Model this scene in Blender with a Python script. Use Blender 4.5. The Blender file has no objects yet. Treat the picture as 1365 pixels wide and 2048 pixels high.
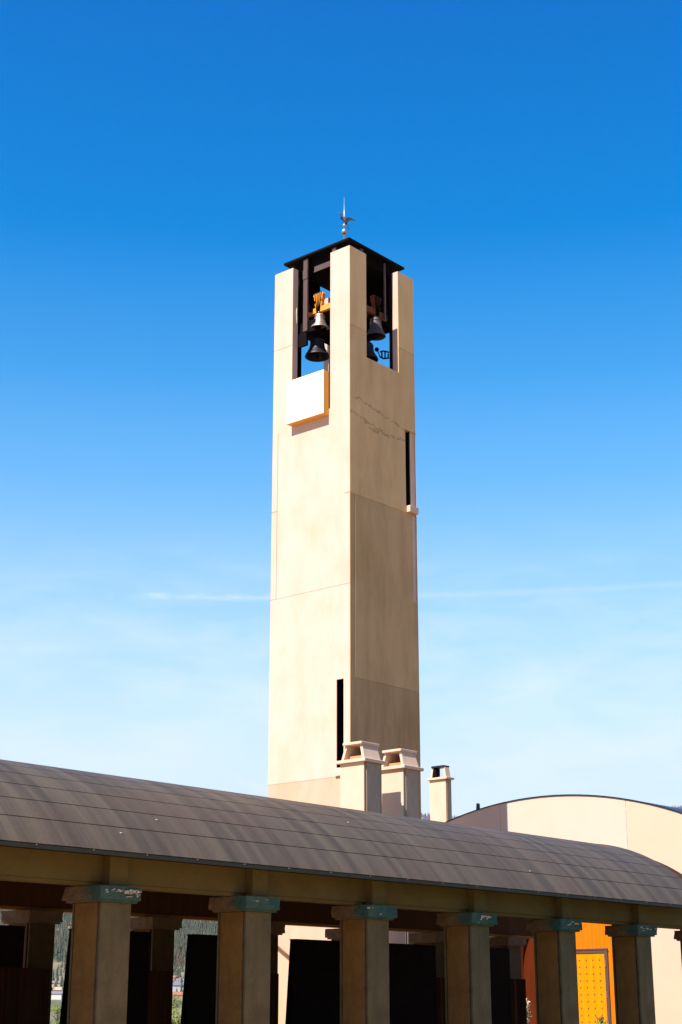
import bpy, math, random
from mathutils import Vector, Matrix, noise
random.seed(7)
R = math.radians
S = bpy.context.scene
col = S.collection

# ------------------------------------------------------------------ camera
PSI, PITCH = R(40.815), R(17.701)          # heading (from +x towards +y) and upward tilt
CAM = Vector((0, 0, 1.6))
cam_d = bpy.data.cameras.new('camera'); cam = bpy.data.objects.new('camera', cam_d); col.objects.link(cam)
cam.location = CAM
cam.rotation_euler = (math.pi/2 + PITCH, 0, PSI - math.pi/2)
cam_d.sensor_fit = 'VERTICAL'; cam_d.sensor_height = 36; cam_d.sensor_width = 24; cam_d.lens = 54.49
cam_d.clip_start = 0.1; cam_d.clip_end = 40000
S.camera = cam

# ------------------------------------------------------------------ sky
SUN_EL, SUN_AZ = R(51.5), R(180 + 1.2)     # sun stands behind the -x faces, a hair towards the camera
w = bpy.data.worlds.new('World'); S.world = w; w.use_nodes = True
nt = w.node_tree; N = nt.nodes; Lk = nt.links; N.clear()
out = N.new('ShaderNodeOutputWorld'); bg = N.new('ShaderNodeBackground'); bg.inputs[1].default_value = 0.075
sky = N.new('ShaderNodeTexSky'); sky.sky_type = 'NISHITA'; sky.sun_disc = False
sky.sun_elevation = SUN_EL; sky.sun_rotation = R(270) - R(1.2)
sky.altitude = 500; sky.air_density = 1.0; sky.dust_density = 0.6; sky.ozone_density = 2.2
hs = N.new('ShaderNodeHueSaturation'); hs.inputs['Saturation'].default_value = 2.7; hs.inputs['Hue'].default_value = 0.491; hs.inputs['Value'].default_value = 1.42
Lk.new(sky.outputs[0], hs.inputs['Color'])
def wm(op, a, b=None, c=None, clamp=False):
    n = N.new('ShaderNodeMath'); n.operation = op; n.use_clamp = clamp
    for i, v in enumerate((a, b, c)):
        if v is None: continue
        if isinstance(v, (int, float)): n.inputs[i].default_value = v
        else: Lk.new(v, n.inputs[i])
    return n.outputs[0]
tc = N.new('ShaderNodeTexCoord'); sep = N.new('ShaderNodeSeparateXYZ'); Lk.new(tc.outputs['Generated'], sep.inputs[0])
az = wm('ARCTAN2', sep.outputs[1], sep.outputs[0])        # radians from +x
el = wm('ARCSINE', sep.outputs[2])
# thin cirrus: stretched noise on (azimuth, elevation), only in a low band of the sky
cmb = N.new('ShaderNodeCombineXYZ'); Lk.new(wm('MULTIPLY', az, 6.0), cmb.inputs[0]); Lk.new(wm('MULTIPLY', el, 22.0), cmb.inputs[1])
ns = N.new('ShaderNodeTexNoise'); ns.inputs['Scale'].default_value = 1.6; ns.inputs['Detail'].default_value = 7; ns.inputs['Roughness'].default_value = 0.6
ns.inputs['Distortion'].default_value = 0.4
Lk.new(cmb.outputs[0], ns.inputs['Vector'])
cir = wm('MULTIPLY', wm('SUBTRACT', ns.outputs[0], 0.40, clamp=True), 1.5, clamp=True)
band = wm('MULTIPLY', wm('DIVIDE', wm('SUBTRACT', R(17.5), el), R(6), clamp=True), 1.0, clamp=True)
cir = wm('MULTIPLY', cir, band)
# contrail: one long line, brighter and ragged left of the tower
ns2 = N.new('ShaderNodeTexNoise'); ns2.inputs['Scale'].default_value = 5; ns2.inputs['Detail'].default_value = 6; ns2.inputs['Roughness'].default_value = .65
cmb2 = N.new('ShaderNodeCombineXYZ'); Lk.new(wm('MULTIPLY', az, 14.0), cmb2.inputs[0]); Lk.new(wm('MULTIPLY', el, 60.0), cmb2.inputs[1]); Lk.new(cmb2.outputs[0], ns2.inputs['Vector'])
dev = wm('MULTIPLY', wm('SUBTRACT', ns2.outputs[0], 0.5), R(0.30))
line = wm('SUBTRACT', wm('SUBTRACT', el, wm('ADD', R(14.55), wm('MULTIPLY', wm('SUBTRACT', az, PSI), -0.012))), dev)
trail = wm('SUBTRACT', 1.0, wm('DIVIDE', wm('ABSOLUTE', line), R(0.17)), clamp=True)
leftw = wm('MULTIPLY', wm('MULTIPLY', wm('GREATER_THAN', az, PSI), wm('DIVIDE', wm('SUBTRACT', R(49.0), az), R(1.2), clamp=True)),
           wm('MULTIPLY', wm('SUBTRACT', ns2.outputs[0], .30, clamp=True), 1.7))
rightw = wm('MULTIPLY', wm('LESS_THAN', az, PSI), 0.20)
trail = wm('MULTIPLY', trail, wm('ADD', leftw, rightw), clamp=True)
cover = wm('MULTIPLY', wm('ADD', wm('MULTIPLY', cir, 1.0), wm('MULTIPLY', trail, 0.8), clamp=True), 1.0, clamp=True)
mx = N.new('ShaderNodeMix'); mx.data_type = 'RGBA'; Lk.new(cover, mx.inputs['Factor']); 
mx.inputs['B'].default_value = (5.6, 6.2, 6.5, 1)
# pale air low over the horizon
pal = N.new('ShaderNodeValToRGB'); pe = pal.color_ramp.elements; pal.color_ramp.interpolation = 'EASE'
pe[0].position = 0.0; pe[0].color = (1, 1, 1, 1); pe[1].position = 1.0; pe[1].color = (0, 0, 0, 1)
for p_, v_ in ((.10, .96), (.22, .86), (.36, .46), (.47, .20), (.57, .07), (.70, .0)):
    e_ = pal.color_ramp.elements.new(p_); e_.color = (v_, v_, v_, 1)
pal.color_ramp.interpolation = 'LINEAR'
Lk.new(wm('DIVIDE', el, R(40), clamp=True), pal.inputs[0])
m0 = N.new('ShaderNodeMix'); m0.data_type = 'RGBA'; Lk.new(pal.outputs[0], m0.inputs['Factor']); # the blue deepens towards the zenith
dz_ = wm('DIVIDE', wm('SUBTRACT', el, R(21)), R(17), clamp=True)
cz = N.new('ShaderNodeCombineXYZ')
for i_, k_ in enumerate((.5, .33, .02)): Lk.new(wm('SUBTRACT', 1.04, wm('MULTIPLY', dz_, k_)), cz.inputs[i_])
vm = N.new('ShaderNodeVectorMath'); vm.operation = 'MULTIPLY'; Lk.new(hs.outputs[0], vm.inputs[0]); Lk.new(cz.outputs[0], vm.inputs[1])
Lk.new(vm.outputs[0], m0.inputs['A'])
m0.inputs['B'].default_value = (5.2, 5.85, 6.4, 1); Lk.new(m0.outputs['Result'], mx.inputs['A'])
Lk.new(mx.outputs['Result'], bg.inputs[0]); Lk.new(bg.outputs[0], out.inputs[0])

# ------------------------------------------------------------------ sun
sl = bpy.data.lights.new('sun', 'SUN'); so = bpy.data.objects.new('sun', sl); col.objects.link(so)
sl.energy = 5.0; sl.angle = R(0.5); sl.color = (1.0, 0.885, 0.79)
sd = Vector((math.cos(SUN_EL)*math.cos(SUN_AZ), math.cos(SUN_EL)*math.sin(SUN_AZ), math.sin(SUN_EL)))
so.rotation_euler = sd.to_track_quat('Z', 'Y').to_euler()
so.location = (-20, 0, 60)

S.view_settings.view_transform = 'Standard'; S.view_settings.look = 'None'
S.view_settings.exposure = 1.14; S.view_settings.gamma = 1.0
S.render.resolution_x = 682; S.render.resolution_y = 1024
S.cycles.max_bounces = 6; S.cycles.diffuse_bounces = 4

# ------------------------------------------------------------------ pixel helpers (photo is 1365 x 2048): a ray of the camera
F_ = 3100.17
fwd = Vector((math.cos(PSI)*math.cos(PITCH), math.sin(PSI)*math.cos(PITCH), math.sin(PITCH)))
rgt = Vector((math.sin(PSI), -math.cos(PSI), 0)); upv = rgt.cross(fwd)
def azim(u):                                   # compass direction in which column u of the photo looks (near its foot)
    d = fwd + rgt*((u-682.5)/F_) - upv*((1960-1024)/F_)
    return math.atan2(d.y, d.x)

# ------------------------------------------------------------------ materials
def mat(name, c1, c2=None, scale=3.0, stretch=(1, 1, 1), rough=0.85, bump=0.15, spec=0.3, metal=0.0, detail=8, lo=.35, hi=.68,
        c3=None, fa=.12, s3=0.6, t3=(.52, .68), fine=40.0, a3=0.8, extra=None):
    m = bpy.data.materials.new(name); m.use_nodes = True
    t = m.node_tree; n = t.nodes; l = t.links
    b = n['Principled BSDF']; b.inputs['Roughness'].default_value = rough; b.inputs['Metallic'].default_value = metal
    b.inputs['Specular IOR Level'].default_value = spec
    c2 = c2 or tuple(x*0.8 for x in c1)
    co = n.new('ShaderNodeTexCoord'); mp = n.new('ShaderNodeMapping'); mp.inputs['Scale'].default_value = stretch
    l.new(co.outputs['Object'], mp.inputs['Vector'])
    nz = n.new('ShaderNodeTexNoise'); nz.inputs['Scale'].default_value = scale; nz.inputs['Detail'].default_value = detail; nz.inputs['Roughness'].default_value = .62
    l.new(mp.outputs[0], nz.inputs['Vector'])
    cr = n.new('ShaderNodeValToRGB'); cr.color_ramp.elements[0].position = lo; cr.color_ramp.elements[1].position = hi
    cr.color_ramp.elements[0].color = (*c1, 1); cr.color_ramp.elements[1].color = (*c2, 1)
    l.new(nz.outputs[0], cr.inputs[0]); last = cr.outputs[0]
    if c3:
        n3 = n.new('ShaderNodeTexNoise'); n3.inputs['Scale'].default_value = s3; n3.inputs['Detail'].default_value = 9; n3.inputs['Roughness'].default_value = .68
        l.new(co.outputs['Object'], n3.inputs['Vector'])
        mr = n.new('ShaderNodeMapRange'); mr.inputs[1].default_value = t3[0]; mr.inputs[2].default_value = t3[1]; mr.inputs[4].default_value = a3
        l.new(n3.outputs[0], mr.inputs[0])
        mi = n.new('ShaderNodeMix'); mi.data_type = 'RGBA'; l.new(mr.outputs[0], mi.inputs['Factor']); l.new(last, mi.inputs['A'])
        mi.inputs['B'].default_value = (*c3, 1); last = mi.outputs['Result']
    # fine grain in colour and surface
    nf = n.new('ShaderNodeTexNoise'); nf.inputs['Scale'].default_value = fine; nf.inputs['Detail'].default_value = 5
    l.new(co.outputs['Object'], nf.inputs['Vector'])
    mrf = n.new('ShaderNodeMapRange'); mrf.inputs[1].default_value = .3; mrf.inputs[2].default_value = .7; mrf.inputs[3].default_value = 1-fa; mrf.inputs[4].default_value = 1+fa*.7
    l.new(nf.outputs[0], mrf.inputs[0])
    mf = n.new('ShaderNodeMix'); mf.data_type = 'RGBA'; mf.blend_type = 'MULTIPLY'; mf.inputs['Factor'].default_value = 1
    l.new(last, mf.inputs['A']); l.new(mrf.outputs[0], mf.inputs['B']); last = mf.outputs['Result']
    if extra: last = extra(m, n, l, co, last)
    l.new(last, b.inputs['Base Color'])
    if bump:
        bp = n.new('ShaderNodeBump'); bp.inputs['Strength'].default_value = bump; bp.inputs['Distance'].default_value = .02
        ad = n.new('ShaderNodeMath'); ad.operation = 'ADD'; l.new(nz.outputs[0], ad.inputs[0]); l.new(nf.outputs[0], ad.inputs[1])
        l.new(ad.outputs[0], bp.inputs['Height']); l.new(bp.outputs[0], b.inputs['Normal'])
    return m

def mth(n, l, op, a, b=None, clamp=False):
    x = n.new('ShaderNodeMath'); x.operation = op; x.use_clamp = clamp
    for i, v in enumerate((a, b)):
        if v is None: continue
        if isinstance(v, (int, float)): x.inputs[i].default_value = v
        else: l.new(v, x.inputs[i])
    return x.outputs[0]

def tower_marks_shade(m, n, l, co, last):
    """Cracks across the -y face, a rust run below its opening, pour tones, and painted shade of the -y face (local metres of the tower)."""
    sp = n.new('ShaderNodeSeparateXYZ'); l.new(co.outputs['Object'], sp.inputs[0]); x, y, z = sp.outputs
    face = mth(n, l, 'LESS_THAN', y, 0.03)
    nz = n.new('ShaderNodeTexNoise'); nz.inputs['Scale'].default_value = 2.6; nz.inputs['Detail'].default_value = 9; nz.inputs['Roughness'].default_value = .7
    l.new(co.outputs['Object'], nz.inputs['Vector'])
    nw = n.new('ShaderNodeTexNoise'); nw.inputs['Scale'].default_value = 3.4; nw.inputs['Detail'].default_value = 3
    l.new(co.outputs['Object'], nw.inputs['Vector'])
    tot = None
    for z0, sl_, x0, x1, wd in ((21.58, -.16, 0.0, 3.05, .05), (20.92, -.14, 0.0, 2.4, .04), (20.55, .03, 1.0, 3.0, .05)):
        dz = mth(n, l, 'SUBTRACT', z, mth(n, l, 'ADD', mth(n, l, 'MULTIPLY', x, sl_), z0))
        dz = mth(n, l, 'SUBTRACT', dz, mth(n, l, 'MULTIPLY', mth(n, l, 'SUBTRACT', nz.outputs[0], .5), .75))
        thick = mth(n, l, 'MULTIPLY', mth(n, l, 'SUBTRACT', nw.outputs[0], .34, True), wd*5)
        k = mth(n, l, 'SUBTRACT', 1.0, mth(n, l, 'DIVIDE', mth(n, l, 'ABSOLUTE', dz), mth(n, l, 'ADD', thick, .004)), True)
        k = mth(n, l, 'MULTIPLY', k, mth(n, l, 'MULTIPLY', mth(n, l, 'GREATER_THAN', x, x0), mth(n, l, 'LESS_THAN', x, x1)))
        tot = k if tot is None else mth(n, l, 'MAXIMUM', tot, k)
    tot = mth(n, l, 'MULTIPLY', mth(n, l, 'MULTIPLY', tot, face), .62)
    mi = n.new('ShaderNodeMix'); mi.data_type = 'RGBA'; l.new(tot, mi.inputs['Factor']); l.new(last, mi.inputs['A']); mi.inputs['B'].default_value = (.09, .065, .045, 1)
    # rust run
    rx = mth(n, l, 'SUBTRACT', 1.0, mth(n, l, 'DIVIDE', mth(n, l, 'ABSOLUTE', mth(n, l, 'SUBTRACT', x, 1.12)), .12), True)
    rz = mth(n, l, 'MULTIPLY', mth(n, l, 'DIVIDE', mth(n, l, 'SUBTRACT', z, 22.0), 1.2, True), mth(n, l, 'LESS_THAN', z, 23.2))
    rk = mth(n, l, 'MULTIPLY', mth(n, l, 'MULTIPLY', rx, rz), mth(n, l, 'MULTIPLY', face, .45))
    m2 = n.new('ShaderNodeMix'); m2.data_type = 'RGBA'; l.new(rk, m2.inputs['Factor']); l.new(mi.outputs['Result'], m2.inputs['A']); m2.inputs['B'].default_value = (.30, .15, .05, 1)
    # stain runs on the -y face, shade painted in so they darken downwards
    nb = n.new('ShaderNodeTexNoise'); nb.inputs['Scale'].default_value = 1.0; nb.inputs['Detail'].default_value = 8; nb.inputs['Roughness'].default_value = .6
    mp = n.new('ShaderNodeMapping'); mp.inputs['Scale'].default_value = (1.5, 1.5, .35); l.new(co.outputs['Object'], mp.inputs[0]); l.new(mp.outputs[0], nb.inputs[0])
    kb = mth(n, l, 'MULTIPLY', mth(n, l, 'SUBTRACT', nb.outputs[0], .42, True), 3.6, True)
    kb = mth(n, l, 'MULTIPLY', kb, mth(n, l, 'MULTIPLY', face, mth(n, l, 'ADD', .22, mth(n, l, 'MULTIPLY', mth(n, l, 'DIVIDE', mth(n, l, 'SUBTRACT', 25.0, z), 17.0, True), .42))))
    m3 = n.new('ShaderNodeMix'); m3.data_type = 'RGBA'; l.new(kb, m3.inputs['Factor']); l.new(m2.outputs['Result'], m3.inputs['A']); m3.inputs['B'].default_value = (.24, .155, .085, 1)
    # pour tones between the joints of the -y face, with its shade painted in
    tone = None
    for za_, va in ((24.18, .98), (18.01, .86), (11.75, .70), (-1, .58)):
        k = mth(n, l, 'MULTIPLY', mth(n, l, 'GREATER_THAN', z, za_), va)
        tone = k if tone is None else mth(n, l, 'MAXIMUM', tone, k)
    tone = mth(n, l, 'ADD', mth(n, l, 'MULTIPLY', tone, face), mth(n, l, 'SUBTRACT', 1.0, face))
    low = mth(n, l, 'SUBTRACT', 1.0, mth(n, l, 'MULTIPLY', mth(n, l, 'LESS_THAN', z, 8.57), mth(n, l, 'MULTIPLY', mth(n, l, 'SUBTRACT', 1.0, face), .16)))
    mw = n.new('ShaderNodeMix'); mw.data_type = 'RGBA'; mw.blend_type = 'MULTIPLY'; l.new(face, mw.inputs['Factor'])  # warm cast of the shaded -y face, painted into its colour
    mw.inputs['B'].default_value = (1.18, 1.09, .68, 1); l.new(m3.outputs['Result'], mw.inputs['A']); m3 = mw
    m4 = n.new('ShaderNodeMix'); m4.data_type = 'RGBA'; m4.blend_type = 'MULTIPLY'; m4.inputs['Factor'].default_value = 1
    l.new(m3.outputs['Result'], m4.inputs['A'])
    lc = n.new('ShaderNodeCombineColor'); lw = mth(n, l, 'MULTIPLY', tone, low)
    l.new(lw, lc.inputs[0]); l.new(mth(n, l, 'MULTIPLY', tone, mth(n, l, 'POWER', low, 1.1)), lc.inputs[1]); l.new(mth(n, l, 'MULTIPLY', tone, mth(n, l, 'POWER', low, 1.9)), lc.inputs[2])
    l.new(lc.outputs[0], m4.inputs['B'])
    return m4.outputs['Result']

def warm_bounce_side(m, n, l, co, last):
    """the -x side of each shaft has warm bounce light painted in, the others cool shade"""
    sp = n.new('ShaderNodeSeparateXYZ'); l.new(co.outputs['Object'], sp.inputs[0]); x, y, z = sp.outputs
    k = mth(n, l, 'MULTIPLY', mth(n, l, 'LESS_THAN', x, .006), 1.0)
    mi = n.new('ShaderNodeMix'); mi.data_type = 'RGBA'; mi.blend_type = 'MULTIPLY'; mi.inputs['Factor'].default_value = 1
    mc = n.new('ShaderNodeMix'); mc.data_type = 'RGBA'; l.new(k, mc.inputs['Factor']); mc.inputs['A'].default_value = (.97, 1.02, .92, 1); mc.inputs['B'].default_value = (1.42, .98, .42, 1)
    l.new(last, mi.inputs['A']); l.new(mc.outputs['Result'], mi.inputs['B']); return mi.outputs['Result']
M = {}
M['tower'] = mat('tower_concrete', (.565, .41, .335), (.52, .365, .285), scale=1.0, stretch=(1.6, 1.6, .55), bump=.12, c3=(.47, .33, .215), s3=.55, t3=(.47, .72), fine=30, fa=.07, a3=.6, extra=tower_marks_shade)
M['panel'] = mat('white_panel', (.76, .64, .45), (.72, .60, .41), scale=1, bump=.03)
M['ochre'] = mat('ochre_painted_box', (.72, .36, .075), (.66, .32, .06), bump=.03)
M['render'] = mat('cream_render', (.56, .405, .325), (.535, .385, .30), scale=.7, stretch=(1, 1, .5), bump=.08, c3=(.56, .45, .30), s3=.35, a3=.45, fine=45, fa=.05)
M['render_dark'] = mat('cream_render_darker', (.54, .385, .275), (.52, .37, .26), scale=.7, bump=.08, c3=(.53, .41, .26), s3=.5, a3=.45, fine=45, fa=.05)  # slightly darker tone for the wall beyond its right-hand joint
M['chim'] = mat('chimney_render', (.56, .415, .31), (.52, .38, .27), scale=1.6, stretch=(1, 1, .6), bump=.1, c3=(.50, .38, .24), s3=1.1, a3=.45)
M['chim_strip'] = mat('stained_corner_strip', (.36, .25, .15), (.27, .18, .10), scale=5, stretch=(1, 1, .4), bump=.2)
M['chim_shade'] = mat('shaded_side_render', (.36, .275, .20), (.30, .23, .165), scale=5, stretch=(1, 1, .5), bump=.2)  # chimney render darkened: shade of the -y side put into the colour
M['clay'] = mat('clay_flue', (.50, .24, .11), (.44, .20, .09), bump=.1)
M['black'] = mat('black_steel', (.004, .003, .003), (.006, .004, .004), rough=.8, bump=.05, spec=.06)
M['trim'] = mat('dark_blue_trim', (.012, .018, .035), (.02, .026, .045), rough=.4, bump=0, metal=.3)
M['steel'] = mat('brown_painted_steel', (.085, .052, .045), (.07, .042, .036), scale=4, stretch=(1, 1, .3), rough=.55, bump=.04, spec=.3)
M['roofmetal'] = mat('weathered_zinc', (.088, .070, .047), (.052, .042, .030), scale=1.0, stretch=(3.0, .16, .16), rough=.55, bump=.05, spec=.18, lo=.38, hi=.62, c3=(.075, .050, .034), s3=.5, t3=(.48, .68), a3=.6, fine=30)
M['eave'] = mat('green_copper_edge', (.026, .032, .020), (.018, .022, .014), scale=6, rough=.6, bump=.1)
M['clip'] = mat('bright_clip', (.34, .28, .22), rough=.4, bump=0)
M['concrete'] = mat('aged_tan_concrete', (.125, .092, .046), (.080, .057, .027), scale=2.2, stretch=(1, 1, .4), bump=.25, c3=(.05, .034, .014), s3=1.8, t3=(.46, .70), a3=.65, fine=34, extra=warm_bounce_side)
M['concrete_shade'] = mat('shaded_inner_concrete', (.060, .040, .020), (.040, .026, .013), scale=2.2, bump=.25, c3=(.025, .017, .009), s3=1.8, extra=warm_bounce_side)  # same concrete made darker, interior shade put into its colour
M['beam'] = mat('aged_beam_concrete', (.090, .065, .017), (.072, .051, .013), scale=1.6, stretch=(.5, 1, 1), bump=.2, c3=(.034, .023, .008), s3=1.0, t3=(.5, .75), a3=.5, fine=34)
def green_side(m, n, l, co, last):
    """green tint on the outer side and the near end of the capitals"""
    sp = n.new('ShaderNodeSeparateXYZ'); l.new(co.outputs['Object'], sp.inputs[0]); x, y, z = sp.outputs
    nz = n.new('ShaderNodeTexNoise'); nz.inputs['Scale'].default_value = 3.5; nz.inputs['Detail'].default_value = 7; l.new(co.outputs['Object'], nz.inputs[0])
    k = mth(n, l, 'SUBTRACT', 1.05, mth(n, l, 'MULTIPLY', mth(n, l, 'ADD', y, mth(n, l, 'MULTIPLY', mth(n, l, 'SUBTRACT', nz.outputs[0], .5), .5)), 3.0), True)
    mi = n.new('ShaderNodeMix'); mi.data_type = 'RGBA'; l.new(k, mi.inputs['Factor']); l.new(last, mi.inputs['A'])
    cr = n.new('ShaderNodeValToRGB'); cr.color_ramp.elements[0].position = .35; cr.color_ramp.elements[1].position = .65
    cr.color_ramp.elements[0].color = (.021, .056, .046, 1); cr.color_ramp.elements[1].color = (.040, .078, .062, 1); l.new(nz.outputs[0], cr.inputs[0])
    l.new(cr.outputs[0], mi.inputs['B']); return mi.outputs['Result']
M['capital'] = mat('rough_capital_stone', (.12, .078, .042), (.085, .055, .03), scale=5, bump=.9, c3=(.04, .03, .02), s3=3, a3=.6, fine=18, extra=green_side)
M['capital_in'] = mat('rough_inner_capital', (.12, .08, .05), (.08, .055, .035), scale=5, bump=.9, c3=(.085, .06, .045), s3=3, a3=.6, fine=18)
M['sun_fleck'] = mat('sunlit_stone_fleck', (.62, .54, .40), (.38, .33, .24), bump=.3)
M['vault'] = mat('dark_timber_vault', (.060, .024, .010), (.040, .016, .007), scale=2, stretch=(6, .5, .5), bump=.1, rough=.9, spec=.1)
M['edge'] = mat('ochre_beam_edge', (.20, .10, .025), (.16, .08, .02), bump=.1)
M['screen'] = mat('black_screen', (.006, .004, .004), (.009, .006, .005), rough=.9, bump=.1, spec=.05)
M['slat'] = mat('brown_slats', (.045, .017, .005), (.014, .006, .003), scale=1.5, stretch=(3, 3, .15), rough=.85, bump=.1, spec=.1)
M['added_lawn'] = mat('added_grass', (.055, .085, .020), (.04, .065, .015), scale=2, bump=.4)
M['floor'] = mat('dark_slate_floor', (.055, .038, .028), (.04, .028, .02), scale=1.5, bump=.15)
M['pave'] = mat('warm_paving', (.56, .37, .18), (.50, .32, .15), scale=.6, bump=.1)
M['orange'] = mat('orange_stained_timber', (.56, .155, .003), (.46, .115, .002), scale=1.4, stretch=(1, 9, .6), bump=.1, rough=.7, spec=.05)
M['red'] = mat('red_brown_reveal', (.36, .08, .012), (.30, .062, .009), scale=1.5, bump=.1)
M['jamb_shade'] = mat('unlit_jamb_red', (.085, .016, .003), (.065, .012, .002), scale=1.4, stretch=(1, 7, .6), spec=.05)
M['door'] = mat('golden_yellow_door', (.78, .235, .001), (.66, .185, .001), scale=1.4, stretch=(1, 5, 1), bump=.05, rough=.7, spec=.05)
M['stud'] = mat('grey_studs', (.15, .10, .05), bump=0, rough=.5)
M['yoke'] = mat('orange_wood_yoke', (.72, .29, .035), (.62, .23, .028), scale=4, bump=.08, rough=.55)
M['bronze'] = mat('bell_bronze', (.50, .40, .30), (.38, .30, .23), scale=6, stretch=(.6, .6, 3), rough=.42, metal=.75, bump=.05)
M['bronze_shade'] = mat('shaded_bell_bronze', (.11, .09, .085), (.07, .055, .055), scale=6, stretch=(.6, .6, 3), rough=.6, metal=.4, bump=.05)  # bell bronze with the shade of the right opening in its colour
M['yoke_shade'] = mat('shaded_wood_yoke', (.16, .045, .008), (.12, .032, .006), scale=4, bump=.08, rough=.7)  # yoke wood darkened for the same shade
M['bronze_d'] = mat('dark_bell_bronze', (.035, .030, .035), (.022, .019, .022), scale=6, rough=.5, metal=.6, bump=.05)
M['silver'] = mat('galvanised_steel', (.42, .41, .43), (.34, .33, .36), scale=8, rough=.38, metal=.8, bump=0)
M['bird'] = mat('grey_sheet_metal', (.075, .075, .09), (.05, .05, .06), scale=10, rough=.45, metal=.6, bump=.05)
M['rope'] = mat('pale_rope', (.62, .52, .42), bump=0)
M['rail'] = mat('brown_handrail', (.12, .055, .02), rough=.5, bump=0)
M['forest'] = mat('conifer_needles', (.034, .052, .030), (.058, .068, .034), scale=.03, c3=(.085, .060, .035), s3=.006, t3=(.48, .6), bump=0, fine=.2)
M['forest_haze'] = mat('haze_toned_forest', (.13, .105, .125), (.10, .09, .10), scale=.03, bump=0, fine=.2)  # haze over the far ridge put into the tree colour
M['hill'] = mat('dry_hillside', (.12, .12, .055), (.26, .20, .11), scale=.012, c3=(.05, .065, .03), s3=.006, t3=(.45, .6), bump=0, fine=.15, a3=.9)
M['leaf'] = mat('spring_leaves', (.10, .14, .025), (.16, .19, .03), scale=1.2, bump=0)
M['leaf_y'] = mat('yellow_leaves', (.34, .26, .03), (.25, .22, .03), scale=1.2, bump=0)
M['bark'] = mat('bark', (.09, .06, .04), bump=.2)
M['hwhite'] = mat('white_siding', (.58, .54, .49), bump=0)
M['htan'] = mat('tan_siding', (.45, .33, .22), bump=0)
M['hgrey'] = mat('grey_shingles', (.16, .15, .16), bump=0)
M['hred'] = mat('red_brown_shingles', (.30, .12, .07), bump=0)
M['glass'] = mat('dark_window_glass', (.03, .035, .045), rough=.2, bump=0)
M['petal'] = mat('pale_blossom', (.72, .62, .52), (.5, .42, .33), scale=8, bump=0)
M['redpetal'] = mat('red_blossom', (.45, .04, .02), bump=0)

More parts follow.
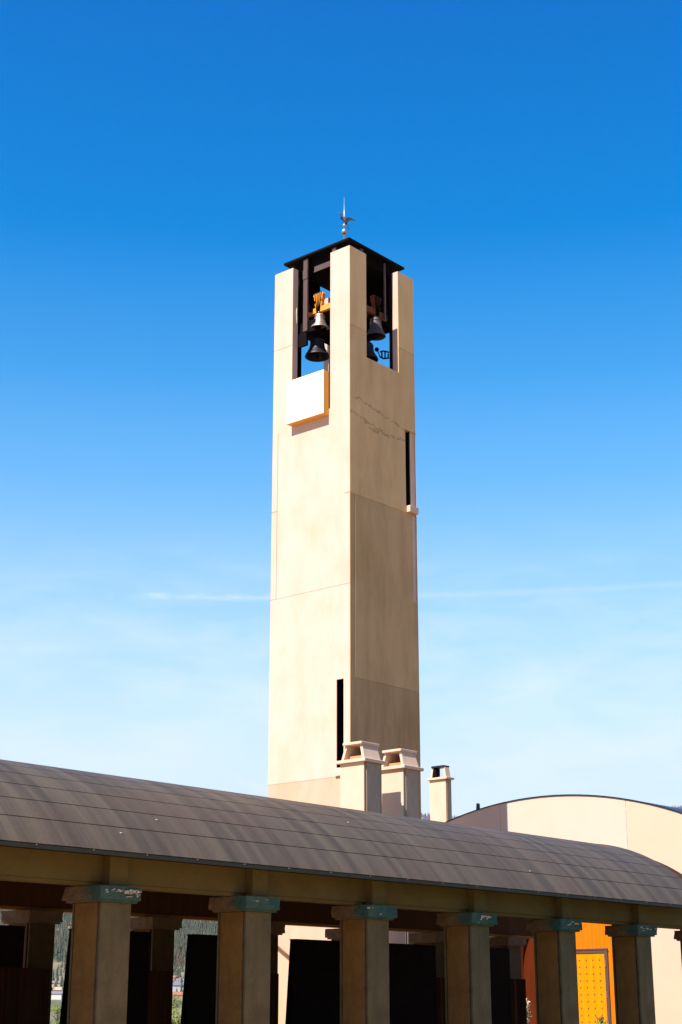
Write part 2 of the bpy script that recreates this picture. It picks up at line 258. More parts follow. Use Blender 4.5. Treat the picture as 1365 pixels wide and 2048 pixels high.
# ------------------------------------------------------------------ mesh helpers
def tag(o, label=None, cat=None, group=None, kind=None):
    if label: o['label'] = label
    if cat: o['category'] = cat
    if group: o['group'] = group
    if kind: o['kind'] = kind
    return o
def empty(name, loc, label=None, cat=None, group=None, parent=None):
    o = bpy.data.objects.new(name, None); o.empty_display_size = .3; col.objects.link(o)
    if parent: o.parent = parent
    o.location = loc
    return tag(o, label, cat, group)
def wloc(o):
    v = Vector(o.location)
    while o.parent: o = o.parent; v += Vector(o.location)
    return v
class MB:
    def __init__(s): s.v = []; s.f = []; s.smooth = []; s.mi = []; s.cur = 0
    def add(s, vs, fs, smooth=False):
        b = len(s.v); s.v += [tuple(v) for v in vs]
        for f in fs: s.f.append(tuple(i+b for i in f)); s.smooth.append(smooth); s.mi.append(s.cur)
        return s
    def box(s, x0, x1, y0, y1, z0, z1):
        return s.add([(x0,y0,z0),(x1,y0,z0),(x1,y1,z0),(x0,y1,z0),(x0,y0,z1),(x1,y0,z1),(x1,y1,z1),(x0,y1,z1)],
                     [(0,3,2,1),(4,5,6,7),(0,1,5,4),(1,2,6,5),(2,3,7,6),(3,0,4,7)])
    def hexa(s, p):       # eight corners, bottom four then top four
        return s.add(p, [(0,3,2,1),(4,5,6,7),(0,1,5,4),(1,2,6,5),(2,3,7,6),(3,0,4,7)])
    def cbox(s, x0, x1, y0, y1, z0, z1, c=.01):      # box with chamfered vertical and top/bottom edges
        def ring(z, i):
            a, b, d, e = x0+i, x1-i, y0+i, y1-i
            return [(a+c,d,z),(b-c,d,z),(b,d+c,z),(b,e-c,z),(b-c,e,z),(a+c,e,z),(a,e-c,z),(a,d+c,z)]
        rs = [ring(z0, c), ring(z0+c, 0), ring(z1-c, 0), ring(z1, c)]
        vs = [v for r in rs for v in r]; fs = []
        for k in range(3):
            for i in range(8): j = (i+1) % 8; fs.append((k*8+i, k*8+j, k*8+8+j, k*8+8+i))
        fs.append(tuple(range(7, -1, -1))); fs.append(tuple(range(24, 32)))
        return s.add(vs, fs)
    def tube(s, pts, rad, n=10, smooth=True, flat=1.0, cap=True):
        pts = [Vector(p) for p in pts]; m = len(pts)
        if isinstance(rad, (int, float)): rad = [rad]*m
        vs = []; prev = None
        for i, p in enumerate(pts):
            t = (pts[min(i+1, m-1)] - pts[max(i-1, 0)]).normalized()
            if prev is None:
                a = Vector((0, 0, 1)) if abs(t.z) < .9 else Vector((1, 0, 0)); u = t.cross(a).normalized()
            else: u = (prev - t*prev.dot(t)).normalized()
            prev = u; v = t.cross(u)
            for k in range(n):
                th = 2*math.pi*k/n; vs.append(p + u*(math.cos(th)*rad[i]) + v*(math.sin(th)*rad[i]*flat))
        fs = []
        for i in range(m-1):
            for k in range(n): j = (k+1) % n; fs.append((i*n+k, i*n+j, i*n+n+j, i*n+n+k))
        if cap: fs.append(tuple(range(n-1, -1, -1))); fs.append(tuple((m-1)*n+k for k in range(n)))
        return s.add(vs, fs, smooth)
    def lathe(s, prof, c=(0, 0, 0), n=32):           # profile of (radius, z)
        vs = []; m = len(prof)
        for r, z in prof:
            for k in range(n):
                th = 2*math.pi*k/n; vs.append((c[0]+r*math.cos(th), c[1]+r*math.sin(th), c[2]+z))
        fs = [(i*n+k, i*n+(k+1) % n, i*n+n+(k+1) % n, i*n+n+k) for i in range(m-1) for k in range(n)]
        return s.add(vs, fs, True)
    def build(s, name, m, parent=None, sub=None):
        o0 = wloc(parent) if parent else Vector((0, 0, 0))
        me = bpy.data.meshes.new(name); me.from_pydata([(v[0]-o0.x, v[1]-o0.y, v[2]-o0.z) for v in s.v], [], s.f)
        for mm in (m if isinstance(m, (list, tuple)) else [m]): me.materials.append(mm)
        me.polygons.foreach_set('use_smooth', s.smooth); me.polygons.foreach_set('material_index', s.mi); me.update()
        o = bpy.data.objects.new(name, me); col.objects.link(o)
        if parent: o.parent = parent
        return o

def facewall(mb, O, U, Nn, us, zs, depth, t, clip=None):
    """One face of a hollow tower as a stepped sheet. O: corner at z=0, U: unit along, Nn: outward normal.
    depth(u,z) gives how far the cell is set back, or None for an opening. clip=(u0,u1): inner side and top only there."""
    O, U, Nn = Vector(O), Vector(U), Vector(Nn)
    us = sorted(set(us)); zs = sorted(set(zs)); nu, nz = len(us)-1, len(zs)-1
    D = [[depth((us[i]+us[i+1])/2, (zs[j]+zs[j+1])/2) for j in range(nz)] for i in range(nu)]
    P = lambda u, z, d: O + U*u + Vector((0, 0, z)) - Nn*d
    flip = U.cross(Vector((0, 0, 1))).dot(Nn) < 0
    def q(a, b, c, d): mb.add([a, b, c, d], [(3, 2, 1, 0) if flip else (0, 1, 2, 3)])
    g = lambda i, j: t if (i < 0 or j < 0 or i >= nu or j >= nz or D[i][j] is None) else D[i][j]
    for i in range(nu):
        for j in range(nz):
            u0, u1, z0, z1 = us[i], us[i+1], zs[j], zs[j+1]; d = D[i][j]
            inn = clip is None or (u0 >= clip[0]-1e-6 and u1 <= clip[1]+1e-6)
            if d is not None:
                q(P(u0,z0,d), P(u1,z0,d), P(u1,z1,d), P(u0,z1,d))
                if inn: q(P(u1,z0,t), P(u0,z0,t), P(u0,z1,t), P(u1,z1,t))
            dd = t if d is None else d
            if i+1 < nu:
                e = g(i+1, j)
                if abs(e-dd) > 1e-6: q(P(u1,z0,dd), P(u1,z0,e), P(u1,z1,e), P(u1,z1,dd))
            if j+1 < nz:
                e = g(i, j+1)
                if abs(e-dd) > 1e-6: q(P(u0,z1,dd), P(u1,z1,dd), P(u1,z1,e), P(u0,z1,e))
            elif d is not None and (clip is None or inn or d == 0):
                if inn: q(P(u0,z1,d), P(u1,z1,d), P(u1,z1,t), P(u0,z1,t))

# ================================================================== GROUND, HILLS
def terr(r, a):
    k = [(0,-.5),(95,-.5),(260,-14),(600,-17),(1200,1),(1700,24),(2300,52),(3000,100),(4200,225),(5500,400),(7000,680),(8000,905),(8600,830),(10500,700)]
    z = k[-1][1]
    for (r0, z0), (r1, z1) in zip(k, k[1:]):
        if r <= r1: f = (r-r0)/(r1-r0); f = f*f*(3-2*f)*.5 + f*.5; z = z0 + (z1-z0)*f; break
    x, y = r*math.cos(a), r*math.sin(a)
    nn = noise.noise(Vector((x/900, y/900, 0)))*1.0 + noise.noise(Vector((x/260, y/260, 3)))*.35
    z += nn*max(0, r-700)*.012
    z += max(0, r-5200)*.0105*max(-1, min(1, (R(33)-a)/R(6)))*.9        # the far ridge climbs to the right
    return z
mb = MB(); rs = [0.01, 30, 60, 95, 130, 180, 260, 400, 600, 850, 1200, 1450, 1700, 2000, 2300, 2650, 3000, 3400, 3800, 4200, 4700, 5200, 5700, 6200, 6700, 7200, 7600, 8000, 8300, 8600, 9500, 10500]
NA = 240
vs = []
for r in rs:
    for k in range(NA):
        a = 2*math.pi*k/NA; vs.append((r*math.cos(a), r*math.sin(a), terr(r, a)))
fs = [(i*NA+k, i*NA+NA+k, i*NA+NA+(k+1) % NA, i*NA+(k+1) % NA) for i in range(len(rs)-1) for k in range(NA)]
mb.add(vs, fs, True); tag(mb.build('hills', M['hill']), kind='structure')
mb = MB(); mb.box(-70, 84, -60, 66, -.45, 0); tag(mb.build('terrace', M['pave']), kind='structure')
mb = MB(); mb.box(8, 45.8, 20.0, 28.3, .004, .03); tag(mb.build('colonnade_floor', M['floor']), kind='structure')
mb = MB(); mb.box(24, 45.6, -12, 18.8, .004, .05); tag(mb.build('added_lawn', M['added_lawn']), kind='structure')  # unseen dark green ground, added to cut the bounce light
mb = MB(); mb.box(22, 45.6, 29.9, 31.8, .004, .04); tag(mb.build('added_bed', M['added_lawn']), kind='structure')  # unseen dark strip, added to cut bounce behind the colonnade

# ================================================================== BELL TOWER
X0, Y0, A, H = 37.461, 31.949, 3.598, 27.2
T = .27
tower = empty('bell_tower', (X0, Y0, 0), 'tall square tan concrete bell tower with open belfry and dark flat roof', 'bell tower')
G = .022
zl = [8.57, 14.87, 18.03, 24.14]
def lines(v): return [v-G/2, v+G/2]
def isl(z, L): return any(abs(z-q) < G/2 for q in L)
mb = MB()
us = [0, .1, .25-.012, .25+.012, T, .293, .593, .9, 2.7, 3.34-.012, 3.34+.012, A-T, A]
zs = [0, 8.46, 8.57, 8.85, 11.72, 21.25, H, 20.9] + sum([lines(z) for z in zl], [])
def dL(u, z):          # u counts y from the near corner
    if .9 < u < 2.7 and z > 21.25: return None
    if .293 < u < .593 and 8.85 < z < 11.72: return None
    if isl(z, [8.57, 14.87]) or (isl(z, [24.14]) and u > 2.7): return .008
    if isl(z, [18.03]) and (u > 3.34 or u < .25): return .02
    if abs(u-3.34) < .012 and 14.87 < z < 20.9: return .02
    return 0
facewall(mb, (X0, Y0, 0), (0, 1, 0), (-1, 0, 0), us, zs, dL, T)
us = [0, .25-.012, .25+.012, T, .9, 2.7, 3.015, A-T+.002, A-.28, A-.265, A]
zs = [0, 11.75, 14.85, 18.0, 18.28, 21.13, 23.2, 24.18, H] + sum([lines(z) for z in (11.75, 14.87, 18.01, 24.18)], [])
def dR(u, z):
    if .9 < u < 2.7 and z > 23.2: return None
    if 3.015 < u < A-.28 and 18.28 < z < 21.13: return None
    if isl(z, [11.75, 18.01, 24.18]): return .012
    if u < .262 and isl(z, [14.87]): return .02
    if abs(u-.25) < .012 and 11.75 < z < 18.01: return .025
    if abs(u-(A-.272)) < .01 and 14.85 < z < 18.28: return .03
    if u > A-.265 and 14.85 < z < 21.13: return .045
    if u < .25 and 11.75 < z < 18.01: return .018
    return 0
facewall(mb, (X0, Y0, 0), (1, 0, 0), (0, -1, 0), us, zs, dR, T, (T, A-T+.002))
def dB(u, z): return None if .9 < u < 2.7 and z > 23.2 else (.02 if isl(z, [11.75, 18.01, 24.18]) else 0)
zs = [0, 23.2, H] + sum([lines(z) for z in (11.75, 18.01, 24.18)], [])
facewall(mb, (X0+A, Y0, 0), (0, 1, 0), (1, 0, 0), [0, T, .9, 2.7, A-T, A], zs, dB, T)
facewall(mb, (X0, Y0+A, 0), (1, 0, 0), (0, 1, 0), [0, T, .9, 2.7, A-T, A], zs, dB, T, (T, A-T))
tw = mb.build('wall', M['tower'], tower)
# belfry floor
mb = MB(); mb.box(X0+T+.003, X0+A-T-.003, Y0+T+.003, Y0+A-T-.003, 20.7, 20.9); mb.build('belfry_floor', M['black'], tower)
# black lining put into the lower slit for its inner darkness
mb = MB(); mb.box(X0+.02, X0+T-.01, Y0+.294, Y0+.31, 8.851, 11.719); mb.box(X0+.02, X0+T-.01, Y0+.576, Y0+.592, 8.851, 11.719); mb.box(X0+.02, X0+T-.01, Y0+.3101, Y0+.5759, 11.70, 11.719); mb.box(X0+.02, X0+T-.01, Y0+.3101, Y0+.5759, 8.851, 8.87)
mb.build('slit_dark_lining', M['black'], tower)
MB().box(X0+T+.25, X0+T+.3, Y0+T+.01, Y0+2.2, 8.3, 12.3).build('slit_dark_sheet', M['black'], tower)  # black sheets behind the slits stand in for interior darkness
MB().box(X0+1.8, X0+A-T-.01, Y0+T+.6, Y0+T+.64, 17.9, 21.6).build('slit_dark_sheet', M['black'], tower)
mb = MB(); mb.box(X0+3.016, X0+3.03, Y0+.03, Y0+T-.01, 18.30, 21.12); mb.box(X0+A-.294, X0+A-.281, Y0+.06, Y0+T-.01, 18.30, 21.12); mb.box(X0+3.0301, X0+A-.2941, Y0+T-.03, Y0+T-.01, 18.30, 21.12)
mb.build('slit_dark_lining', M['black'], tower)  # black lining put in for the inner darkness of the upper slit
# sills of the two slits
mb = MB(); mb.cbox(X0+3.04, X0+A-.08, Y0-.16, Y0-.003, 18.04, 18.28, .008); mb.build('sill', M['chim'], tower)
mb = MB(); mb.cbox(X0-.07, X0-.003, Y0+.26, Y0+.62, 8.59, 8.85, .008); mb.build('sill', M['tower'], tower)
# the white box hung below the left opening
pn = MB().cbox(X0-.29, X0-.276, Y0+.945, Y0+2.69, 21.02, 22.63, .004).build('white_panel', M['panel'], tower)
mb = MB(); mb.box(X0-.2755, X0-.004, Y0+.947, Y0+2.688, 21.022, 22.628); mb.build('panel_box', M['ochre'], pn)
# roof: plate and low pyramid
i0 = .22; mb = MB(); mb.box(X0+i0, X0+A-i0, Y0+i0, Y0+A-i0, 27.60, 27.68)
cxm, cym = X0+A/2, Y0+A/2
a0, a1, b0, b1 = X0+i0+.02, X0+A-i0-.02, Y0+i0+.02, Y0+A-i0-.02
mb.add([(a0,b0,27.68),(a1,b0,27.68),(a1,b1,27.68),(a0,b1,27.68),(cxm,cym,28.30)], [(0,1,4),(1,2,4),(2,3,4),(3,0,4)])
mb.build('roof', M['black'], tower)
mb = MB(); mb.box(X0+.55, X0+A-.55, Y0+.55, Y0+A-.55, 27.25, 27.598); mb.build('roof_frame', M['black'], tower)
# steel hangers and rails just inside the openings
for (ya, yb) in ((Y0+.905, Y0+1.08), (Y0+2.27, Y0+2.47)):
    mb = MB(); mb.box(X0+T+.03, X0+T+.10, ya, yb, 24.70, 27.55)
    mb.box(X0+T+.024, X0+T+.029, ya+(yb-ya)*.42, ya+(yb-ya)*.55, 24.85, 25.2) if ya > Y0+2 else None
    mb.box(X0+T+.01, X0+T+.029, ya-.01, yb+.01, 26.75, 27.12)
    mb.build('steel_post', M['steel'], tower)
mb = MB(); mb.box(X0+T+.12, X0+T+.20, Y0+1.081, Y0+2.02, 26.99, 27.16); mb.box(X0+T+.10, X0+T+.119, Y0+1.081, Y0+2.02, 26.93, 26.985); mb.build('steel_rail', M['steel'], tower)
mb = MB(); mb.box(X0+2.33, X0+2.40, Y0+T+.05, Y0+T+.10, 25.2, 27.5); mb.build('steel_post', M['steel'], tower)
mb = MB(); mb.box(X0+.95, X0+1.10, Y0+T+.02, Y0+T+.08, 27.0, 27.55); mb.build('steel_post', M['steel'], tower)
# black boarding that closes the upper part of the two far openings, and the bell frame
mb = MB()
mb.box(X0+.85, X0+2.10, Y0+A-T-.08, Y0+A-T-.02, 25.02, 27.5); mb.box(X0+2.101, X0+2.75, Y0+A-T-.08, Y0+A-T-.02, 25.2, 26.45)
mb.box(X0+A-T-.08, X0+A-T-.02, Y0+.85, Y0+2.75, 25.22, 27.5)
mb.build('black_boarding', M['black'], tower)
mb = MB()
for bx in (X0+.78, X0+1.85): mb.box(bx, bx+.14, Y0+T+.45, Y0+A-T-.10, 25.30, 25.52)
for by in (Y0+2.25, Y0+A-T-.25): mb.box(X0+T+.12, X0+A-T-.1, by, by+.14, 25.53, 25.75)
for px, py in ((.62, 2.95), (2.78, 2.8)): mb.box(X0+px, X0+px+.14, Y0+py, Y0+py+.14, 20.9, 27.24)
mb.box(X0+2.62, X0+3.25, Y0+.30, Y0+.36, 20.9, 27.24)
mb.box(X0+.32, X0+.42, Y0+2.32, Y0+2.85, 24.16, 24.66); mb.box(X0+.40, X0+.75, Y0+2.0, Y0+2.9, 24.67, 25.1)
mb.build('bell_frame', M['black'], tower)
mb = MB()
for yy in (Y0+2.74,): mb.tube([(X0+.22, yy-.02, 25.75), (X0+.18, yy-.06, 25.45), (X0+.22, yy-.05, 25.1), (X0+.25, yy, 24.95)], .014, 6)
mb.build('cable', M['rope'], tower)
mb = MB(); mb.tube([(X0+.92, Y0+.12, 26.05), (X0+1.0, Y0+.14, 25.9), (X0+1.0, Y0+.12, 25.55), (X0+.93, Y0+.12, 25.3)], .016, 6); mb.build('cable', M['rope'], tower)

# ------------------------------------------------------------------ bells
def bell(cx, cy, zm, rad, hgt, mt, label, yoke_dir=None, yoke=True, ym='yoke'):
    """zm: height of the mouth; yoke_dir 'x' or 'y': the way the orange headstock runs"""
    t = empty('bell', (cx, cy, zm), label, 'bell', 'bells hanging in the belfry')
    o = [(1, 0), (.985, .03), (.93, .10), (.80, .22), (.69, .36), (.615, .52), (.575, .70), (.555, .84), (.53, .90), (.44, .955), (.25, .985), (0, 1.0)]
    prof = [(r*rad, z*hgt) for r, z in o]
    inner = [(.0, .93*hgt), (.46*rad, .88*hgt), (.52*rad, .7*hgt), (.60*rad, .4*hgt), (.80*rad, .12*hgt), (.93*rad, 0)]
    mb = MB(); mb.lathe(prof[::-1] + [(.97*rad, -.015)] + inner[::-1], (cx, cy, zm), 40)
    for zz, rr in ((.14, .885), (.30, .738), (.80, .568)):    # raised bands
        mb.lathe([(rr*rad-.01, zz*hgt-.014), (rr*rad+.014, zz*hgt), (rr*rad-.01, zz*hgt+.014)], (cx, cy, zm), 40)
    mb.build('bell_body', mt, t)
    mb = MB()
    for k in range(4):
        a = k*math.pi/2 + .4; c, s_ = math.cos(a)*.09, math.sin(a)*.09
        mb.tube([(cx+c, cy+s_, zm+hgt*.96), (cx+c*1.3, cy+s_*1.3, zm+hgt*1.06), (cx+c*.6, cy+s_*.6, zm+hgt*1.16)], .022, 6)
    mb.build('crown_loop', mt, t)
    mb = MB(); mb.tube([(cx, cy, zm+hgt*.7), (cx+.02, cy, zm-.03)], [.02, .025], 8)
    mb.tube([(cx+.02, cy, zm+.06), (cx+.02, cy, zm-.0), (cx+.02, cy, zm-.08)], [.03, .06, .03], 8)
    mb.build('clapper', M['black'], t)
    if yoke:
        z0 = zm + hgt*1.10
        def yb(m_, a0, a1, d0, d1, z0_, z1_):
            if yoke_dir == 'y': m_.box(cx+d0, cx+d1, cy+a0, cy+a1, z0_, z1_)
            else: m_.box(cx+a0, cx+a1, cy+d0, cy+d1, z0_, z1_)
        mb = MB(); yb(mb, -.62, .62, -.07, .07, z0, z0+.20)
        out_ = [(-.13, 0), (-.17, .14), (-.13, .24), (-.20, .34), (-.19, .42), (-.24, .50), (-.20, .56), (.20, .56), (.24, .50), (.19, .42), (.20, .34), (.13, .24), (.17, .14), (.13, 0)]
        P = [((cx-.08, cy+a, z0+.19+z) if yoke_dir == 'y' else (cx+a, cy-.08, z0+.19+z)) for a, z in out_]
        Q = [((cx+.08, cy+a, z0+.19+z) if yoke_dir == 'y' else (cx+a, cy+.08, z0+.19+z)) for a, z in out_]
        n = len(P); mb.add(P+Q, [tuple(range(n)), tuple(range(2*n-1, n-1, -1))] + [(i, i+n, (i+1) % n + n, (i+1) % n) for i in range(n)])
        mb.build('yoke', M[ym], t)
        for k in range(4):          # dark strap rods fan out over the headstock
            q0, q1 = (k-1.5)*.035, (k-1.5)*.105
            mb = MB()
            for sgn in (-1, 1):
                f0 = (cx+sgn*.095, cy+q0, z0-.05) if yoke_dir == 'y' else (cx+q0, cy+sgn*.095, z0-.05)
                f1 = (cx+sgn*.095, cy+q1, z0+.78) if yoke_dir == 'y' else (cx+q1, cy+sgn*.095, z0+.78)
                mb.tube([f0, f1], .019, 6)
            g0 = (cx-.10, cy+q1, z0+.77) if yoke_dir == 'y' else (cx+q1, cy-.10, z0+.77)
            g1 = (cx+.10, cy+q1, z0+.77) if yoke_dir == 'y' else (cx+q1, cy+.10, z0+.77)
            mb.tube([g0, g1], .015, 6); mb.build('strap', M['black'], t)
    else:
        mb = MB(); mb.box(cx-.10, cx+.10, cy-.5, cy+.5, zm+hgt*1.12, zm+hgt*1.12+.16); mb.build('yoke', M['black'], t)
    return t
cxT, cyT = X0+A/2, Y0+A/2
bell(cxT-1.13, cyT+.20, 24.82, .325, .56, M['bronze'], 'small bright sunlit bronze bell under an orange yoke in the left opening', 'y')
bell(cxT-.80, cyT+.60, 23.93, .45, .74, M['bronze_d'], 'large black bell hanging lowest in the left opening', yoke=False)
bell(cxT+.36, cyT-1.19, 24.60, .36, .74, M['bronze_shade'], 'grey bronze bell in shade under a dim orange yoke in the right opening', 'x', ym='yoke_shade')
bell(cxT+.24, cyT-.86, 23.74, .42, .66, M['bronze_d'], 'black bell hanging low against the near pier in the right opening', yoke=False)
# striking hammer on its bracket, in the right opening
hm = empty('bell_hammer', (cxT+.62, cyT-.9, 23.9), 'small black hammer with ball head and bracket beside the low right bell', 'hammer')
hx, hy = cxT+.97, cyT-.95
mb = MB(); mb.tube([(hx-.25, hy, 24.24), (hx-.05, hy, 24.02)], .02, 8); mb.build('handle', M['black'], hm)
mb = MB(); mb.lathe([(.001, -.085), (.06, -.06), (.085, 0), (.06, .06), (.001, .085)], (hx-.27, hy, 24.27), 16); mb.build('head', M['black'], hm)
mb = MB(); mb.tube([(hx-.1, hy, 24.04), (hx+.12, hy, 24.04), (hx+.42, hy, 24.16)], .03, 6); mb.tube([(hx-.08, hy, 24.24), (hx+.12, hy, 24.34), (hx+.42, hy, 24.39)], .03, 6)
for q in (0.02, .2, .38): mb.tube([(hx+q, hy, 24.04+q*.25), (hx+q, hy, 24.32)], .03, 6)
mb.build('bracket', M['black'], hm)

# ------------------------------------------------------------------ weathervane
wv = empty('weathervane', (cxT, cyT, 28.30), 'silver weathervane with heron shaped bird, ball and tall rod on top of the tower roof', 'weathervane')
mb = MB(); mb.tube([(cxT, cyT, 28.28), (cxT, cyT, 29.4), (cxT, cyT, 29.60), (cxT, cyT, 30.5)], [.03, .03, .016, .010], 10); mb.build('rod', M['silver'], wv)
mb = MB(); mb.lathe([(.001, -.115), (.06, -.098), (.10, -.057), (.115, 0), (.10, .057), (.06, .098), (.001, .115)], (cxT, cyT, 29.06), 24)
mb.lathe([(.001, .22), (.05, .2), (.05, .3), (.001, .32)], (cxT, cyT, 29.06), 16); mb.build('ball', M['silver'], wv)
r2 = Vector((rgt.x, rgt.y, 0)); d2 = Vector((fwd.x, fwd.y, 0)).normalized(); c0 = Vector((cxT, cyT, 29.50))
def bp(a, z, d=0): return c0 + r2*a + Vector((0, 0, z)) + d2*d
mb = MB()
mb.tube([bp(.11, -.16), bp(.07, -.06), bp(.03, .03), bp(-.02, .12), bp(-.05, .20), bp(-.08, .26), bp(-.14, .30), bp(-.19, .33), bp(-.26, .37)],
        [.015, .06, .075, .055, .035, .028, .035, .022, .004], 12)
bird = mb.build('bird', M['bird'], wv)
def wing(root, pts_top, pts_bot, d):
    n = len(pts_top); m_ = MB()
    P = [bp(a, z, d + .03*i*(1 if d > 0 else -1)) for i, (a, z) in enumerate(pts_top)] + [bp(a, z, d + .03*i*(1 if d > 0 else -1)) for i, (a, z) in enumerate(pts_bot)]
    Q = [p + d2*.018 for p in P]; fs = []
    for i in range(n-1): fs += [(i, i+1, n+i+1, n+i), (2*n+i, 3*n+i, 3*n+i+1, 2*n+i+1), (i, 2*n+i, 2*n+i+1, i+1), (n+i, n+i+1, 3*n+i+1, 3*n+i)]
    fs += [(0, n, 3*n, 2*n), (n-1, 3*n-1, 4*n-1, 2*n-1)]
    m_.add(P+Q, fs); m_.build('wing', M['bird'], bird)
wing(None, [(.02, .10), (.08, .19), (.16, .235), (.26, .22), (.36, .17), (.43, .11)], [(.06, .0), (.13, .02), (.18, .08), (.26, .12), (.36, .12), (.425, .10)], .03)
wing(None, [(-.02, .13), (-.07, .17), (-.11, .17), (-.13, .12), (-.135, .05)], [(-.03, .02), (-.05, .02), (-.08, .0), (-.10, -.02), (-.125, -.02)], -.05)
mb = MB(); mb.tube([bp(.06, -.1), bp(.12, -.22), bp(.17, -.34)], [.02, .014, .016], 6); mb.tube([bp(.10, -.1), bp(.16, -.2)], [.02, .01], 6); mb.build('leg', M['bird'], bird)

# ================================================================== CHIMNEYS
def chimney(x0, x1, y0, y1, zb, label, sc=1.0, lit='chim'):
    t = empty('chimney', (x0, y0, 0), label, 'chimney', 'rendered chimneys behind the colonnade')
    mb = MB(); mb.box(x0, x1, y0+.03, y1, 0, zb); mb.build('shaft', M['chim'], t)
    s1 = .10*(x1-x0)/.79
    mb = MB(); mb.box(x0+s1, x1-s1, y0, y0+.029, 0, zb-.003); mb.build('side_panel', M['chim_shade'], t)
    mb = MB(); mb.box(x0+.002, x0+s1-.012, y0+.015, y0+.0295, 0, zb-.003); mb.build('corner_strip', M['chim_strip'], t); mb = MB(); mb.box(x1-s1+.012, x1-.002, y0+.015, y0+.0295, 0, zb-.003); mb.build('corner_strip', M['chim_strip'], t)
    o = .09*sc; mb = MB(); mb.cbox(x0-o, x1+o, y0-o, y1+o, zb+.002, zb+.10*sc, .012); cap = mb.build('cap_slab', M['chim'], t)
    z0, z1 = zb+.10*sc+.002, zb+.10*sc+.43*sc; i = .02; k = .14 if sc == 1 else .085; th = .09*sc
    # two closed sloping cheeks (towards -y and +y) with returns that frame the open -x and +x sides
    for sgn, ya, in ((1, y0), (-1, y1)):
        yb0, yt0 = ya + sgn*i, ya + sgn*k
        mb = MB(); mb.hexa([(x0+i, yb0, z0), (x1-i, yb0, z0), (x1-i, yb0+sgn*th, z0), (x0+i, yb0+sgn*th, z0),
                 (x0+k*.45, yt0, z1), (x1-k*.45, yt0, z1), (x1-k*.45, yt0+sgn*th, z1), (x0+k*.45, yt0+sgn*th, z1)]); mb.build('hood_cheek', M['chim'], t)
    mb = MB(); mb.box(x0+.2*sc, x1-.12*sc, y0+.2*sc, y1-.2*sc, z0, z0+(.13 if sc == 1 else .06)); mb.build('flue', M['clay'], t)
    if sc != 1: MB().box(x0+.05, x1-.05, y1-i-th-.20, y1-i-th-.03, z0, z1-.004).build('black_lining', M['black'], t)
    if sc == 1: MB().box(x1-i-.06, x1-i-.02, y0+i+th, y1-i-th, z0+.16*sc, z1-.003).build('baffle', M['chim'], t)
    mb = MB(); mb.cbox(x0-.015, x1+.015, y0+.10*sc, y1-.10*sc, z1+.002, z1+.08*sc, .01); mb.build('top_slab', M['chim'] if sc == 1 else M['trim'], t)
    return t
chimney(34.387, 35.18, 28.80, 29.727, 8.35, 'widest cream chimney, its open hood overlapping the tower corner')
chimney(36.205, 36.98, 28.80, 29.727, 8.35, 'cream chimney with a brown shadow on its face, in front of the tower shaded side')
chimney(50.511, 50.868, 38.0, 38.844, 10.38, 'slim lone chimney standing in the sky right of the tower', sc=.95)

# ================================================================== ARCHED BUILDING
AW = 46.2; AYC, AZC, AR = 30.577, -6.867, 15.483
hall = empty('arched_hall', (AW, AYC, 0), 'broad cream building with a low curved roof, right behind the colonnade end', 'building')
def az_(y): return AZC + math.sqrt(max(.1, AR*AR-(y-AYC)**2))
PY, PHW, PZS = 29.29, 2.60, 3.18          # portal: centre, half width, springing height
YA, YB = 19.0, 42.2
ys = sorted(set([YA + (YB-YA)*i/60 for i in range(61)] + [PY-PHW, PY+PHW, 27.22, 27.24, 32.37, 32.39]))
mb = MB()
def ptop(y): d = abs(y-PY); return (PZS + math.sqrt(max(0, PHW*PHW-d*d))) if d < PHW-1e-4 else 0
ysf = sorted(set(ys + [PY + PHW*math.cos(math.pi*i/36) for i in range(37)]))
for y0, y1 in zip(ysf, ysf[1:]):
    ym = (y0+y1)/2; dd = .02 if (27.22 < ym < 27.24 or 32.37 < ym < 32.39) else 0
    inside = abs(ym-PY) < PHW
    za, zb_ = (PZS + math.sqrt(max(0, PHW**2-(y0-PY)**2)), PZS + math.sqrt(max(0, PHW**2-(y1-PY)**2))) if inside else (0, 0)
    mb.cur = 1 if ym < 27.22 else 0
    mb.add([(AW+dd, y1, zb_), (AW+dd, y0, za), (AW+dd, y0, az_(y0)), (AW+dd, y1, az_(y1))], [(0, 1, 2, 3)])
mb.cur = 0
mb.box(AW+.3, AW+4, YA, YA+.3, 0, az_(YA)-.05); mb.box(AW+.3, AW+4, YB-.3, YB, 0, az_(YB)-.05)
mb.add([(AW, YA, 0), (AW+.3, YA, 0), (AW+.3, YA, az_(YA)), (AW, YA, az_(YA))], [(0, 1, 2, 3)])
mb.add([(AW, YB, 0), (AW, YB, az_(YB)), (AW+.3, YB, az_(YB)), (AW+.3, YB, 0)], [(0, 1, 2, 3)])
mb.build('wall', [M['render'], M['render_dark']], hall)
# reveal of the portal (arched jamb) and the orange boarded wall inside it
RD = .78; mb = MB()
arc = [(PY+PHW, 0)] + [(PY+PHW*math.cos(math.pi*i/36), PZS+PHW*math.sin(math.pi*i/36)) for i in range(37)] + [(PY-PHW, 0)]
for (y0, z0), (y1, z1) in zip(arc, arc[1:]): mb.add([(AW, y0, z0), (AW, y1, z1), (AW+RD, y1, z1), (AW+RD, y0, z0)], [(0, 1, 2, 3)])
mb.build('portal_reveal', M['red'], hall)
mb = MB(); mb.box(AW+RD, AW+RD+.05, PY-PHW-.1, PY+PHW+.1, 0, PZS+PHW+.1); mb.build('portal_wall', M['orange'], hall)
dx = AW+RD
MB().box(AW+RD-.35, AW+RD-.003, PY+PHW-.62, PY+PHW-.003, 0, 4.6).build('portal_shade_panel', M['jamb_shade'], hall)  # added panel, coloured dark to stand in for the unlit jamb
DY0, DY1, DZ = 28.80, 30.30, 3.33
